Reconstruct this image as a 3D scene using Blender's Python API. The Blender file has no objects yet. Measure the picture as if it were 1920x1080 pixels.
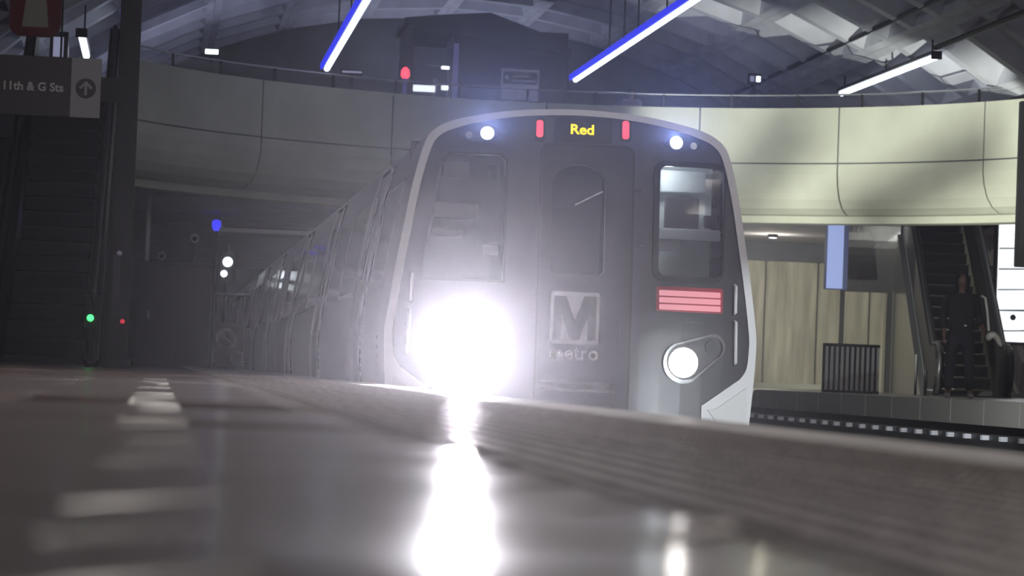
import bpy, bmesh, math, random
import numpy as np
from mathutils import Vector, Matrix
from mathutils.geometry import tessellate_polygon
random.seed(7)
C = bpy.context.scene.collection
SC = bpy.context.scene
PI = math.pi

# ------------------------------------------------------------------ camera, world, lights
F = 5500.0
YAW, PITCH, ROLL, EYE = math.atan(660 / F), math.atan(159 / F), math.radians(2.15), 0.124
fw = np.array([math.sin(YAW) * math.cos(PITCH), math.cos(YAW) * math.cos(PITCH), math.sin(PITCH)])
r0 = np.array([math.cos(YAW), -math.sin(YAW), 0.0]); u0 = np.cross(r0, fw)
RR = r0 * math.cos(ROLL) + u0 * math.sin(ROLL); UU = -r0 * math.sin(ROLL) + u0 * math.cos(ROLL)
cam_d = bpy.data.cameras.new('camera'); cam = bpy.data.objects.new('camera', cam_d); C.objects.link(cam)
cam_d.sensor_width = 36.0; cam_d.lens = F / 1920 * 36; cam_d.clip_start = 0.05; cam_d.clip_end = 400
M = Matrix((RR.tolist(), UU.tolist(), (-fw).tolist())).transposed().to_4x4(); M.translation = (0, 0, EYE)
cam.matrix_world = M
cam_d.dof.use_dof = True; cam_d.dof.focus_distance = 28.0; cam_d.dof.aperture_fstop = 4.2
SC.camera = cam
w = bpy.data.worlds.new('station_dark'); SC.world = w; w.use_nodes = True
w.node_tree.nodes['Background'].inputs[0].default_value = (0.5, 0.52, 0.75, 1)
w.node_tree.nodes['Background'].inputs[1].default_value = 0.02
SC.view_settings.view_transform = 'Standard'; SC.view_settings.look = 'None'
SC.view_settings.gamma = 1.0; SC.view_settings.use_curve_mapping = False
SC.view_settings.exposure = 0.0
TUBE_STRENGTH = 3.8
NEAR_STRENGTH = 25.0
HEAD_LEFT, HEAD_RIGHT = 5500.0, 60.0
UPLIGHT = 6500.0
HAZE = 0.0006

def ray(x, y):
    return fw + RR * ((x - 960) / F) + UU * ((540 - y) / F)
def atY(x, y, Y):
    d = ray(x, y); t = Y / d[1]; return Vector((d[0] * t, Y, EYE + d[2] * t))

# ------------------------------------------------------------------ materials
def mat(name, col, rough=0.6, metal=0.0, noise=0.0, nscale=6.0, bump=0.0, bscale=40.0, spec=0.5, stretch=None):
    m = bpy.data.materials.new(name); m.use_nodes = True
    nt = m.node_tree; b = nt.nodes['Principled BSDF']
    b.inputs['Base Color'].default_value = (*col, 1); b.inputs['Roughness'].default_value = rough
    b.inputs['Metallic'].default_value = metal; b.inputs['Specular IOR Level'].default_value = spec
    if noise or bump:
        tc = nt.nodes.new('ShaderNodeTexCoord'); mp = nt.nodes.new('ShaderNodeMapping')
        nt.links.new(tc.outputs['Object'], mp.inputs[0])
        if stretch: mp.inputs['Scale'].default_value = stretch
    if noise:
        n = nt.nodes.new('ShaderNodeTexNoise'); n.inputs['Scale'].default_value = nscale; n.inputs['Detail'].default_value = 5
        nt.links.new(mp.outputs[0], n.inputs['Vector'])
        rp = nt.nodes.new('ShaderNodeValToRGB'); nt.links.new(n.outputs[0], rp.inputs[0])
        rp.color_ramp.elements[0].position = 0.3; rp.color_ramp.elements[1].position = 0.7
        rp.color_ramp.elements[0].color = (*[c * (1 - noise) for c in col], 1)
        rp.color_ramp.elements[1].color = (*[min(1, c * (1 + noise)) for c in col], 1)
        nt.links.new(rp.outputs[0], b.inputs['Base Color'])
    if bump:
        n2 = nt.nodes.new('ShaderNodeTexNoise'); n2.inputs['Scale'].default_value = bscale; n2.inputs['Detail'].default_value = 3
        nt.links.new(mp.outputs[0], n2.inputs['Vector'])
        bp = nt.nodes.new('ShaderNodeBump'); bp.inputs['Strength'].default_value = bump; bp.inputs['Distance'].default_value = 0.01
        nt.links.new(n2.outputs[0], bp.inputs['Height']); nt.links.new(bp.outputs[0], b.inputs['Normal'])
    return m
def emit(name, col, strength):
    m = bpy.data.materials.new(name); m.use_nodes = True; b = m.node_tree.nodes['Principled BSDF']
    b.inputs['Base Color'].default_value = (*[c * 0.3 for c in col], 1); b.inputs['Emission Color'].default_value = (*col, 1)
    b.inputs['Emission Strength'].default_value = strength; return m
def glass(name, col, thru=0.8, rough=0.05):
    m = bpy.data.materials.new(name); m.use_nodes = True; nt = m.node_tree; b = nt.nodes['Principled BSDF']
    b.inputs['Base Color'].default_value = (*col, 1); b.inputs['Roughness'].default_value = rough
    t = nt.nodes.new('ShaderNodeBsdfTransparent'); mx = nt.nodes.new('ShaderNodeMixShader'); mx.inputs[0].default_value = thru
    nt.links.new(b.outputs[0], mx.inputs[1]); nt.links.new(t.outputs[0], mx.inputs[2])
    nt.links.new(mx.outputs[0], nt.nodes['Material Output'].inputs[0]); return m
TILE = mat('red_brown_quarry_tile', (0.22, 0.16, 0.135), 0.22, noise=0.18, nscale=3, bump=0.25, bscale=9)
TILE.node_tree.nodes['Principled BSDF'].inputs['Roughness'].default_value = 0.42
TILE.node_tree.nodes['Principled BSDF'].inputs['Coat Weight'].default_value = 0.55
TILE.node_tree.nodes['Principled BSDF'].inputs['Coat Roughness'].default_value = 0.17
TACT = mat('tactile_tile', (0.46, 0.40, 0.36), 0.36, noise=0.15, nscale=5)
GRANITE = mat('granite', (0.45, 0.43, 0.39), 0.45, noise=0.15, nscale=60)
GROUT = mat('dark_grout', (0.045, 0.04, 0.04), 0.8)
CONC = mat('pale_concrete', (0.55, 0.55, 0.47), 0.85, noise=0.07, nscale=1.2, bump=0.1, bscale=8)
CONCW = mat('streaked_concrete', (0.5, 0.47, 0.38), 0.85, noise=0.28, nscale=2.2, stretch=(2.5, 2.5, 0.25))
VAULT = mat('vault_concrete', (0.55, 0.55, 0.62), 0.9, noise=0.12, nscale=1.5)
VDARK = mat('dark_concrete', (0.15, 0.15, 0.17), 0.9, noise=0.2, nscale=1)  # one dark concrete tone for end walls, tunnel and parapet core
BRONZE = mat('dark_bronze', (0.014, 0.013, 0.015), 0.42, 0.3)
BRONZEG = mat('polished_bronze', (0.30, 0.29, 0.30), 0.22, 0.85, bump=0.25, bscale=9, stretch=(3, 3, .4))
BLACK = mat('black', (0.012, 0.012, 0.014), 0.6)
RUBBER = mat('handrail_rubber', (0.02, 0.02, 0.022), 0.4)
STEELD = mat('dark_steel', (0.06, 0.06, 0.065), 0.5, 0.6)
STEEL = mat('brushed_steel', (0.42, 0.43, 0.46), 0.38, 0.75)
CARSTEEL = mat('car_body_steel', (0.36, 0.36, 0.40), 0.3, 0.75)
SILVER = mat('silver_front_paint', (0.80, 0.81, 0.84), 0.4, 0.0)
MASK = mat('charcoal_front_panel', (0.03, 0.03, 0.04), 0.32)
MASKD = mat('charcoal_door', (0.016, 0.016, 0.022), 0.4)
GREYP = mat('pale_grey_print', (0.7, 0.7, 0.76), 0.5)
DARKP = mat('dark_print', (0.05, 0.05, 0.06), 0.5)
WHITE = mat('white_panel', (0.75, 0.76, 0.77), 0.5)
SIGNW = mat('sign_white', (0.33, 0.33, 0.35), 0.5)
SIGNB = mat('sign_brown', (0.055, 0.05, 0.052), 0.5)
CHROME = mat('chrome', (0.75, 0.76, 0.78), 0.15, 1.0)
GLASSD = glass('dark_car_glass', (0.012, 0.012, 0.02), 0.0, 0.08)
WSCREEN = glass('windscreen_glass', (0.02, 0.02, 0.03), 0.62, 0.06)
CLEAR = glass('clear_glass', (0.12, 0.12, 0.15), 0.75, 0.05)
BALG = glass('balustrade_glass', (0.05, 0.05, 0.07), 0.6, 0.1)
CABW = mat('cab_lining', (0.5, 0.52, 0.52), 0.7)
CABD = mat('cab_dark_plastic', (0.03, 0.03, 0.035), 0.6)
REDLENS = mat('red_lens', (0.4, 0.03, 0.05), 0.3)
E_TUBE = emit('tube_light', (0.80, 0.88, 1.0), TUBE_STRENGTH)
E_NEAR = emit('warm_fill_tube', (1.0, 0.93, 0.87), NEAR_STRENGTH)
E_BLUE = emit('blue_fringe', (0.02, 0.03, 1.0), 0.75)
E_HEADL = emit('headlight_beam', (1.0, 0.95, 1.0), 36.0)
E_HEADR = emit('headlight_low', (1.0, 0.97, 0.95), 5.0)
E_UP = emit('upper_lamp', (0.62, 0.74, 1.0), 5.0)
E_RED = emit('red_marker', (1.0, 0.06, 0.10), 1.6)
E_REDP = emit('red_bars', (1.0, 0.36, 0.42), 0.6)
E_YEL = emit('yellow_led', (1.0, 0.72, 0.0), 1.25)
E_GREEN = emit('green_led', (0.05, 1.0, 0.15), 3.0)
E_REDS = emit('red_led', (1.0, 0.05, 0.1), 0.5)
E_BLUELAMP = emit('blue_lamp', (0.03, 0.03, 1.0), 1.5)
E_WHITE = emit('white_lamp', (0.85, 0.93, 1.0), 3.0)
E_MAP = emit('map_backlight', (0.93, 0.97, 1.0), 1.1)
E_SCREEN = emit('blue_screen', (0.36, 0.45, 0.85), 0.55)
E_PALE = emit('pale_panel_light', (0.5, 0.5, 0.75), 0.35)
RAIL = mat('rail_steel', (0.25, 0.22, 0.2), 0.35, 0.8)
BALLAST = mat('track_bed', (0.06, 0.055, 0.05), 0.95, noise=0.4, nscale=12, bump=0.6, bscale=30)
INSUL = mat('insulator_ceramic', (0.85, 0.87, 0.92), 0.3)
REDB = mat('dark_red_banner', (0.16, 0.012, 0.02), 0.6)
PALEB = mat('pale_banner', (0.4, 0.38, 0.36), 0.6)

# ------------------------------------------------------------------ object helpers
def link(name, me, m, parent=None):
    if m is not None and not me.materials: me.materials.append(m)
    o = bpy.data.objects.new(name, me); C.objects.link(o)
    if parent is not None: o.parent = parent
    return o
def root_of(p):
    v = Vector((0, 0, 0))
    while p is not None: v += p.location; p = p.parent
    return v
class MB:
    """collects shapes into one mesh; coordinates are the parent's local ones"""
    def __init__(s): s.v = []; s.f = []
    def add(s, vs, fs):
        n = len(s.v); s.v += [tuple(v) for v in vs]; s.f += [tuple(i + n for i in f) for f in fs]; return s
    def box(s, a, b, mtx=None):
        x0, y0, z0 = a; x1, y1, z1 = b
        vs = [Vector(p) for p in ((x0, y0, z0), (x1, y0, z0), (x1, y1, z0), (x0, y1, z0), (x0, y0, z1), (x1, y0, z1), (x1, y1, z1), (x0, y1, z1))]
        if mtx: vs = [mtx @ v for v in vs]
        return s.add(vs, [(0, 3, 2, 1), (4, 5, 6, 7), (0, 1, 5, 4), (1, 2, 6, 5), (2, 3, 7, 6), (3, 0, 4, 7)])
    def cbox(s, c, d, mtx=None):
        return s.box([c[i] - d[i] / 2 for i in range(3)], [c[i] + d[i] / 2 for i in range(3)], mtx)
    def tube(s, pts, r, n=8, cap=True):
        pts = [Vector(p) for p in pts]; rings = []
        rs = r if isinstance(r, (list, tuple)) else [r] * len(pts)
        for i, p in enumerate(pts):
            t = (pts[min(i + 1, len(pts) - 1)] - pts[max(i - 1, 0)]).normalized()
            a = Vector((0, 0, 1)) if abs(t.z) < 0.9 else Vector((1, 0, 0))
            e1 = t.cross(a).normalized(); e2 = t.cross(e1)
            rings.append([p + (e1 * math.cos(2 * PI * k / n) + e2 * math.sin(2 * PI * k / n)) * rs[i] for k in range(n)])
        vs = [v for q in rings for v in q]; fs = []
        for i in range(len(pts) - 1):
            for k in range(n): fs.append((i * n + k, i * n + (k + 1) % n, (i + 1) * n + (k + 1) % n, (i + 1) * n + k))
        if cap: fs += [tuple(range(n))[::-1], tuple(range((len(pts) - 1) * n, len(pts) * n))]
        return s.add(vs, fs)
    def prism(s, loops, fn, d0, d1):
        """2D loops (first outer, then holes) extruded from depth d0 to d1; fn(u, v, d) -> point"""
        if isinstance(loops[0][0], (int, float)): loops = [loops]
        flat = [p for l in loops for p in l]
        tris = tessellate_polygon([[Vector((p[0], p[1], 0)) for p in l] for l in loops]); n = len(flat)
        vs = [fn(p[0], p[1], d0) for p in flat] + [fn(p[0], p[1], d1) for p in flat]
        fs = []
        for t in tris:
            fs.append(tuple(t)); fs.append(tuple(i + n for i in reversed(t)))
        k = 0
        for l in loops:
            for i in range(len(l)):
                a, b = k + i, k + (i + 1) % len(l); fs.append((a, b, b + n, a + n))
            k += len(l)
        return s.add(vs, fs)
    def mesh(s, name, smooth=False, bevel=0.0, fix=True):
        me = bpy.data.meshes.new(name); me.from_pydata(s.v, [], s.f); me.update()
        bm = bmesh.new(); bm.from_mesh(me)
        if fix: bmesh.ops.recalc_face_normals(bm, faces=bm.faces)
        if bevel:
            ed = [e for e in bm.edges if len(e.link_faces) == 2 and e.calc_face_angle(0) > 0.6]
            bmesh.ops.bevel(bm, geom=ed, offset=bevel, segments=2, affect='EDGES', clamp_overlap=True)
        for f in bm.faces: f.smooth = smooth
        bm.to_mesh(me); bm.free(); return me
    def build(s, name, m, parent=None, smooth=False, bevel=0.0):
        return link(name, s.mesh(name, smooth, bevel), m, parent)
def tag(o, label, cat, group=None, kind=None):
    if label: o['label'] = label
    if cat: o['category'] = cat
    if group: o['group'] = group
    if kind: o['kind'] = kind
    return o
def struct(o): o['kind'] = 'structure'; return o
def thing(name, label, cat, loc=(0, 0, 0), rz=0, group=None):
    o = bpy.data.objects.new(name, None); C.objects.link(o); o.location = loc; o.rotation_euler = (0, 0, rz); o.empty_display_size = 0.2
    return tag(o, label, cat, group)
def dup_tree(o, parent=None):
    c = o.copy(); C.objects.link(c)
    if parent is not None: c.parent = parent
    for ch in list(o.children): dup_tree(ch, c)
    return c
def rrect(x0, y0, x1, y1, r, n=5):
    out = []
    for cx, cy, a in ((x1 - r, y1 - r, 0), (x0 + r, y1 - r, 90), (x0 + r, y0 + r, 180), (x1 - r, y0 + r, 270)):
        for k in range(n + 1):
            t = math.radians(a + 90 * k / n); out.append((cx + r * math.cos(t), cy + r * math.sin(t)))
    return out
def circ(cx, cy, r, n=20): return [(cx + r * math.cos(2 * PI * k / n), cy + r * math.sin(2 * PI * k / n)) for k in range(n)]
XZ = lambda y: (lambda u, v, d: Vector((u, y + d, v)))
def text_mesh(s, size, fn, d0, d1, align='LEFT', bold=0.0):
    cu = bpy.data.curves.new('lettering', 'FONT'); cu.body = s; cu.size = size; cu.align_x = align; cu.extrude = 0.5; cu.offset = bold; cu.resolution_u = 3
    o = bpy.data.objects.new('lettering', cu); C.objects.link(o)
    dg = bpy.context.evaluated_depsgraph_get(); me = bpy.data.meshes.new_from_object(o.evaluated_get(dg))
    bpy.data.objects.remove(o); bpy.data.curves.remove(cu)
    for v in me.vertices:
        v.co = fn(v.co.x, v.co.y, d0 if v.co.z < 0 else d1)
    me.materials.clear(); return me
def lamp(name, kind, loc, power, col, target=None, size=0.1, angle=60, blend=0.5, parent=None):
    d = bpy.data.lights.new(name, kind); d.energy = power; d.color = col
    if kind in ('POINT', 'SPOT'): d.shadow_soft_size = size
    if kind == 'SPOT': d.spot_size = math.radians(angle); d.spot_blend = blend
    if kind == 'AREA': d.size = size
    o = bpy.data.objects.new(name, d); C.objects.link(o); o.location = loc
    if target is not None: o.rotation_euler = (Vector(target) - Vector(loc)).to_track_quat('-Z', 'Y').to_euler()
    if parent is not None: o.parent = parent; o.location = Vector(loc) - root_of(parent)
    return o

# ------------------------------------------------------------------ setting: platforms and track
EDGE, FAR = 1.75, 10.0
floor = struct(MB().box((-7.2, -4, -1.4), (1.62, 76, -0.03)).build('floor', GROUT))
S = 0.5 / math.sqrt(3) - 0.004
def hexmesh(s, top, z0):
    m = MB(); o = []
    for rr, z in ((s, z0), (s, top - 0.003), (s - 0.006, top)):
        o += [(rr * math.cos(PI * k / 3), rr * math.sin(PI * k / 3), z) for k in range(6)]
    fs = [(i * 6 + k, i * 6 + (k + 1) % 6, (i + 1) * 6 + (k + 1) % 6, (i + 1) * 6 + k) for i in (0, 1) for k in range(6)] + [tuple(range(12, 18))]
    return m.add(o, fs)
hm = hexmesh(S, 0.0, -0.035).mesh('hex_tile'); hm.materials.append(TILE)
CS = 1.5 * 0.5 / math.sqrt(3)
spots = []; rowtilt = [random.gauss(0, 0.010) for _ in range(90)]
for ci in range(-6, 3):
    for ri in range(1, 76):
        x = 0.2175 + ci * CS; y = ri * 0.5 + (0.25 if ci % 2 else 0)
        if x < 0.23 and x > -0.075 * y - 0.6 and y < 37: spots.append((y, x))
spots.sort(); rest = MB(); base = hexmesh(S, 0.0, -0.035)
for i, (y, x) in enumerate(spots):
    if i < 260:
        o = bpy.data.objects.new('hex_tile', hm); C.objects.link(o); o.parent = floor
        o.location = (x, y, random.uniform(-0.0006, 0.0006)); o.rotation_euler = (Matrix.Rotation(rowtilt[int(y * 2) % 90] + random.gauss(0, 0.004), 3, 'X') @ Matrix.Rotation(random.gauss(0, 0.004), 3, 'Y') @ Matrix.Rotation(random.randrange(6) * PI / 3, 3, 'Z')).to_euler()
    else: rest.add([(vx + x, vy + y, vz) for vx, vy, vz in base.v], base.f)
o = rest.build('distant_hex_paving', TILE, floor); o['kind'] = 'stuff'
MB().box((-7.2, 37.2, -0.03), (0.49, 76, 0.0)).build('rear_paving', TILE, floor)
MB().box((0.2, 1, -0.035), (0.508, 37.2, -0.008)).build('border_strip', TILE, floor)
# tactile tiles with raised domes
def tact_mesh(domes):
    m = MB().box((-0.2225, -0.2225, -0.04), (0.2225, 0.2225, 0.0))
    if domes:
        for i in range(7):
            for j in range(7):
                cx, cy = (i - 3) * 0.0625, (j - 3) * 0.0625
                vs = [(cx + 0.0135 * math.cos(PI * k / 3), cy + 0.0135 * math.sin(PI * k / 3), -0.001) for k in range(6)]
                vs += [(cx + 0.008 * math.cos(PI * k / 3), cy + 0.008 * math.sin(PI * k / 3), 0.005) for k in range(6)]
                m.add(vs, [(k, (k + 1) % 6, 6 + (k + 1) % 6, 6 + k) for k in range(6)] + [tuple(range(6, 12))])
    me = m.mesh('tactile_tile'); me.materials.append(TACT); return me
td, tp = tact_mesh(True), tact_mesh(False)
y = 1.3
while y < 60:
    for x in (0.735, 1.185):
        o = bpy.data.objects.new('tactile_tile', td if y < 26 else tp); C.objects.link(o); o.parent = floor
        o.location = (x, y, random.uniform(-0.001, 0.001))
    y += 0.45
gm = MB().box((1.415, -0.447, -0.3), (EDGE, 0.447, 0.0)).mesh('granite_edge_slab', bevel=0.012); gm.materials.append(GRANITE)
for k in range(68):
    o = bpy.data.objects.new('granite_edge_slab', gm); C.objects.link(o); o.parent = floor; o.location = (0, 0.4 + k * 0.9, random.uniform(-0.001, 0.001))
# far platform
ff = struct(MB().box((FAR + 0.25, -4, -1.4), (20.4, 76, -0.02)).build('floor_far_platform', GROUT))
fe = MB().box((FAR, -0.742, -0.3), (FAR + 0.5, 0.742, 0.0)).mesh('granite_edge_slab', bevel=0.01); fe.materials.append(GRANITE)
for k in range(48):
    o = bpy.data.objects.new('granite_edge_slab', fe); C.objects.link(o); o.parent = ff; o.location = (0, 4 + k * 1.5, 0)
MB().box((FAR + 0.5, -4, -0.02), (20.4, 76, 0.0)).build('platform_paving', TILE, ff)
bed = struct(MB().box((1.5, -4, -1.5), (10.4, 120, -1.12)).build('floor_track_bed', BALLAST))
for cx, nm in ((3.40, 'near'), (8.3, 'far')):
    for s in (-1, 1):
        x = cx + s * 0.7175
        m = MB().box((x - 0.07, -4, -1.12), (x + 0.07, 110, -1.10)).box((x - 0.012, -4, -1.10), (x + 0.012, 110, -1.0)).box((x - 0.035, -4, -1.0), (x + 0.035, 110, -0.96))
        struct(m.build('trim_%d' % (1 + (s > 0) + 2 * (cx > 5)), RAIL))
# third rail beside the far platform
tr = thing('third_rail', 'dark covered third rail on pale insulators below the far platform edge', 'rail', (9.72, 44, -1.12))
MB().box((-0.09, -30, 0.70), (0.12, 30, 0.73)).box((-0.09, -30, 0.58), (-0.06, 30, 0.70)).build('cover_board', STEELD, tr)
MB().box((-0.03, -30, 0.50), (0.04, 30, 0.62)).build('conductor_rail', RAIL, tr)
im = MB().tube([(0, 0, 0), (0, 0, .42), (0, 0, .43), (0, 0, .47), (0, 0, .5)], [.045, .04, .075, .075, .05], 8).box((-.17, -.045, .67), (-.09, .045, .725)).mesh('insulator'); im.materials.append(INSUL)
for k in range(46):
    o = bpy.data.objects.new('insulator', im); C.objects.link(o); o.parent = tr; o.location = (0, -22 + k * 0.75, 0)

# ------------------------------------------------------------------ vault
VX, VR, VZ = 6.5, 14.9, -6.3
def vp(a, r, y): return Vector((VX + r * math.sin(a), y, VZ + r * math.cos(a)))
A1 = math.radians(66)
m = MB(); n = 44
for i in range(n):
    a, b = -A1 + 2 * A1 * i / n, -A1 + 2 * A1 * (i + 1) / n
    for y0, y1, r0_, r1_ in ((-4, 43.5, VR, VR + .3), (43.5, 71, VR + .42, VR + .6)):
        q = [vp(a, r0_, y0), vp(b, r0_, y0), vp(b, r0_, y1), vp(a, r0_, y1), vp(a, r1_, y0), vp(b, r1_, y0), vp(b, r1_, y1), vp(a, r1_, y1)]
        m.add(q, [(0, 1, 2, 3), (4, 7, 6, 5), (0, 4, 5, 1), (2, 6, 7, 3)])
ceiling = struct(m.build('ceiling', VAULT))
NA = 18; DA = 2 * A1 / NA; DY = 1.93
ha, hy = VR * DA / 2, DY / 2
ri, dp = 0.17, 0.34
q = MB()
lv = [(ha, hy, 0), (ha - ri, hy - ri, 0), (ha - ri - .10, hy - ri - .10, dp)]
vs = []
for hx_, hy_, z in lv: vs += [(-hx_, -hy_, z), (hx_, -hy_, z), (hx_, hy_, z), (-hx_, hy_, z)]
fs = [(i * 4 + k, i * 4 + (k + 1) % 4, (i + 1) * 4 + (k + 1) % 4, (i + 1) * 4 + k) for i in (0, 1) for k in range(4)] + [(8, 9, 10, 11)]
q.add(vs, [tuple(reversed(f)) for f in fs])
cmsh = bpy.data.meshes.new('coffer_panel'); cmsh.from_pydata(q.v, [], q.f); cmsh.materials.append(VAULT)
for i in range(NA):
    a = -A1 + DA * (i + .5)
    for j in range(14):
        o = bpy.data.objects.new('coffer_panel', cmsh); C.objects.link(o); o.parent = ceiling
        o.location = vp(a, VR + 0.02, 44.5 + j * DY); o.rotation_euler = (0, a, 0)
# end walls
def arch(z0, n=30):
    pts = [vp(-A1 + 2 * A1 * k / n, VR + .3, 0) for k in range(n + 1)]
    return [(p.x, p.z) for p in pts if p.z > z0]
ap = arch(4.0)
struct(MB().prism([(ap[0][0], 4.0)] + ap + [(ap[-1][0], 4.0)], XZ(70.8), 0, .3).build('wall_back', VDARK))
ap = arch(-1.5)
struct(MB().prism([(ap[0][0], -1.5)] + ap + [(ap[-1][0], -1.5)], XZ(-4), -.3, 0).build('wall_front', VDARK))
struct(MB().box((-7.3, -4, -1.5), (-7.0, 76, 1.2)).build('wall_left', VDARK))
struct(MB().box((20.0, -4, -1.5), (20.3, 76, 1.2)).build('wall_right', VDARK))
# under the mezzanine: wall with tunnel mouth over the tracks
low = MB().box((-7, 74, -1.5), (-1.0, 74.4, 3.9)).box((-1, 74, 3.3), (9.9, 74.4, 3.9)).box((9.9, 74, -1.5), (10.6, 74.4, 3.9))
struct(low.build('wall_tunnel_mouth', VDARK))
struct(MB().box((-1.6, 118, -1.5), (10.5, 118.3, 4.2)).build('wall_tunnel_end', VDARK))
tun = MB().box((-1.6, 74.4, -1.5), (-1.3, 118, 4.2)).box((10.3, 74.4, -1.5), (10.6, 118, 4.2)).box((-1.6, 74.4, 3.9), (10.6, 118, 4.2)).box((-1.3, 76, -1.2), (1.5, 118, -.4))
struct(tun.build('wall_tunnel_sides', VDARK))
struct(MB().box((-.31, 57.96, 1.92), (-.23, 58.04, 3.44)).box((-.23, 57.96, 3.36), (3.9, 58.04, 3.44)).build('trim_5', STEEL))
struct(MB().box((1.15, 60, 2.78), (3.6, 60.05, 2.86)).box((1.18, 60, 2.86), (1.22, 60.04, 3.55)).build('trim_6', STEEL))
# streaked concrete wall behind the far platform
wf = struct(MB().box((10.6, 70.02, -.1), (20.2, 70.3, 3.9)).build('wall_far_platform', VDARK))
wp = MB().box((0, 0, 0), (1.26, .12, 2.95)).mesh('concrete_panel', bevel=.02); wp.materials.append(CONCW)
rb = MB().box((-.02, -.05, 0.0), (.02, .0, 2.95)).mesh('rib'); rb.materials.append(CONCW)
for k in range(7):
    o = bpy.data.objects.new('concrete_panel', wp); C.objects.link(o); o.parent = wf; o.location = (10.7 + k * 1.3, 69.9, .12)
MB().box((10.6, 69.7, 0), (20, 70.02, .12)).build('wall_kerb', CONC, wf)
MB().box((10.7, 69.6, 2.75), (13.9, 69.7, 2.81)).box((10.7, 69.6, 2.63), (13.9, 69.7, 2.68)).build('wall_conduit', STEELD, wf)

# ------------------------------------------------------------------ mezzanine
MX, MY, MR = 7.3, 48.6, 9.0
LX, RX = -0.6, 15.6
aL = math.acos((LX - MX) / MR); aR = math.acos((RX - MX) / MR)
arc = [(MX + MR * math.cos(aL + (aR - aL) * k / 48), MY + MR * math.sin(aL + (aR - aL) * k / 48)) for k in range(49)]
outl = [(-7, 46.9), (LX - .35, 46.9)] + [(MX + (MR + .5) * math.cos(aL + (aR - aL) * k / 48), MY + (MR + .5) * math.sin(aL + (aR - aL) * k / 48)) for k in range(49)] + [(RX + .35, 43), (20, 43), (20, 74), (-7, 74)]
hole = [(13.6, 57.6), (17.0, 57.6), (17.6, 63.6), (14.6, 63.6)]
deck = struct(MB().prism([outl, hole], lambda u, v, d: Vector((u, v, d)), 3.55, 4.4).build('floor_mezzanine', VAULT))
par = bpy.data.objects.new('mezzanine_parapet', None); C.objects.link(par); struct(par)
def parapet_piece(pts_a, row):
    """pts_a: list of angles; row 0 = upright panel, row 1 = rolled-under panel"""
    prof = [(0.0, 4.43), (0.0, 5.5), (0.16, 5.5), (0.16, 4.43)] if row == 0 else \
           [(0, 4.40), (.0, 4.2), (.04, 3.95), (.13, 3.72), (.27, 3.55), (.45, 3.45), (.62, 3.42), (.62, 3.52), (.3, 3.75), (.16, 4.1), (.16, 4.40)]
    vs = []; k = len(prof)
    for a in pts_a:
        for dr, z in prof: vs.append((MX + (MR + dr) * math.cos(a), MY + (MR + dr) * math.sin(a), z))
    fs = [(i * k + j, i * k + (j + 1) % k, (i + 1) * k + (j + 1) % k, (i + 1) * k + j) for i in range(len(pts_a) - 1) for j in range(k)]
    fs += [tuple(range(k))[::-1], tuple(range((len(pts_a) - 1) * k, len(pts_a) * k))]
    MB().add(vs, fs).build('concrete_panel', CONC, par)
def ang_px(px):
    d = ray(px, 260); t = 0
    a_, b_, c_ = d[0] ** 2 + d[1] ** 2, -2 * (d[0] * MX + d[1] * MY), MX ** 2 + MY ** 2 - MR ** 2
    t = (-b_ + math.sqrt(max(0, b_ * b_ - 4 * a_ * c_))) / (2 * a_)
    return math.atan2(d[1] * t - MY, d[0] * t - MX)
joints = [aL] + [ang_px(x) for x in (490, 735, 1023, 1311, 1572, 1845)] + [aR]
for a0, a1 in zip(joints[:-1], joints[1:]):
    g = 0.0018
    for row in (0, 1): parapet_piece([a0 - g + (a1 - a0 + 2 * g) * k / 8 for k in range(9)], row)
MB().box((LX - .16, 46.9, 3.42), (LX, MY + MR * math.sin(aL), 5.5)).build('concrete_panel', CONC, par)
MB().box((RX, 43, 3.42), (RX + .16, MY + MR * math.sin(aR), 5.5)).build('concrete_panel', CONC, par)
bk = MB(); vs = []
for k in range(49):
    a = aL + (aR - aL) * k / 48
    for dr, z in ((.03, 4.3), (.03, 5.45), (.12, 5.45), (.12, 4.3)): vs.append((MX + (MR + dr) * math.cos(a), MY + (MR + dr) * math.sin(a), z))
bk.add(vs, [(i * 4 + j, i * 4 + (j + 1) % 4, (i + 1) * 4 + (j + 1) % 4, (i + 1) * 4 + j) for i in range(48) for j in range(4)])
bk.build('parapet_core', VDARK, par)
lip = MB(); vs = []
for k in range(49):
    a = aL + (aR - aL) * k / 48
    for dr, z in ((.55, 3.28), (.55, 3.42), (1.1, 3.42), (1.1, 3.28)): vs.append((MX + (MR + dr) * math.cos(a), MY + (MR + dr) * math.sin(a), z))
lip.add(vs, [(i * 4 + j, i * 4 + (j + 1) % 4, (i + 1) * 4 + (j + 1) % 4, (i + 1) * 4 + j) for i in range(48) for j in range(4)])
lip.build('soffit_lip', CONC, par)
rl = thing('mezzanine_railing', 'thin metal handrail with dark posts and glass along the curved parapet', 'railing', (MX, MY, 5.5))
pr = [((MR + .08) * math.cos(aL + (aR - aL) * k / 60), (MR + .08) * math.sin(aL + (aR - aL) * k / 60)) for k in range(61)]
MB().tube([(x, y, .26) for x, y in pr], .022, 6).build('handrail', STEEL, rl, smooth=True)
pm = MB().box((-.02, -.02, 0), (.02, .02, .26)).mesh('post'); pm.materials.append(BLACK)
for k in range(0, 61, 4):
    o = bpy.data.objects.new('post', pm); C.objects.link(o); o.parent = rl; o.location = (*pr[k], 0); o.rotation_euler = (0, 0, math.atan2(pr[k][1], pr[k][0]))
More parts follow.
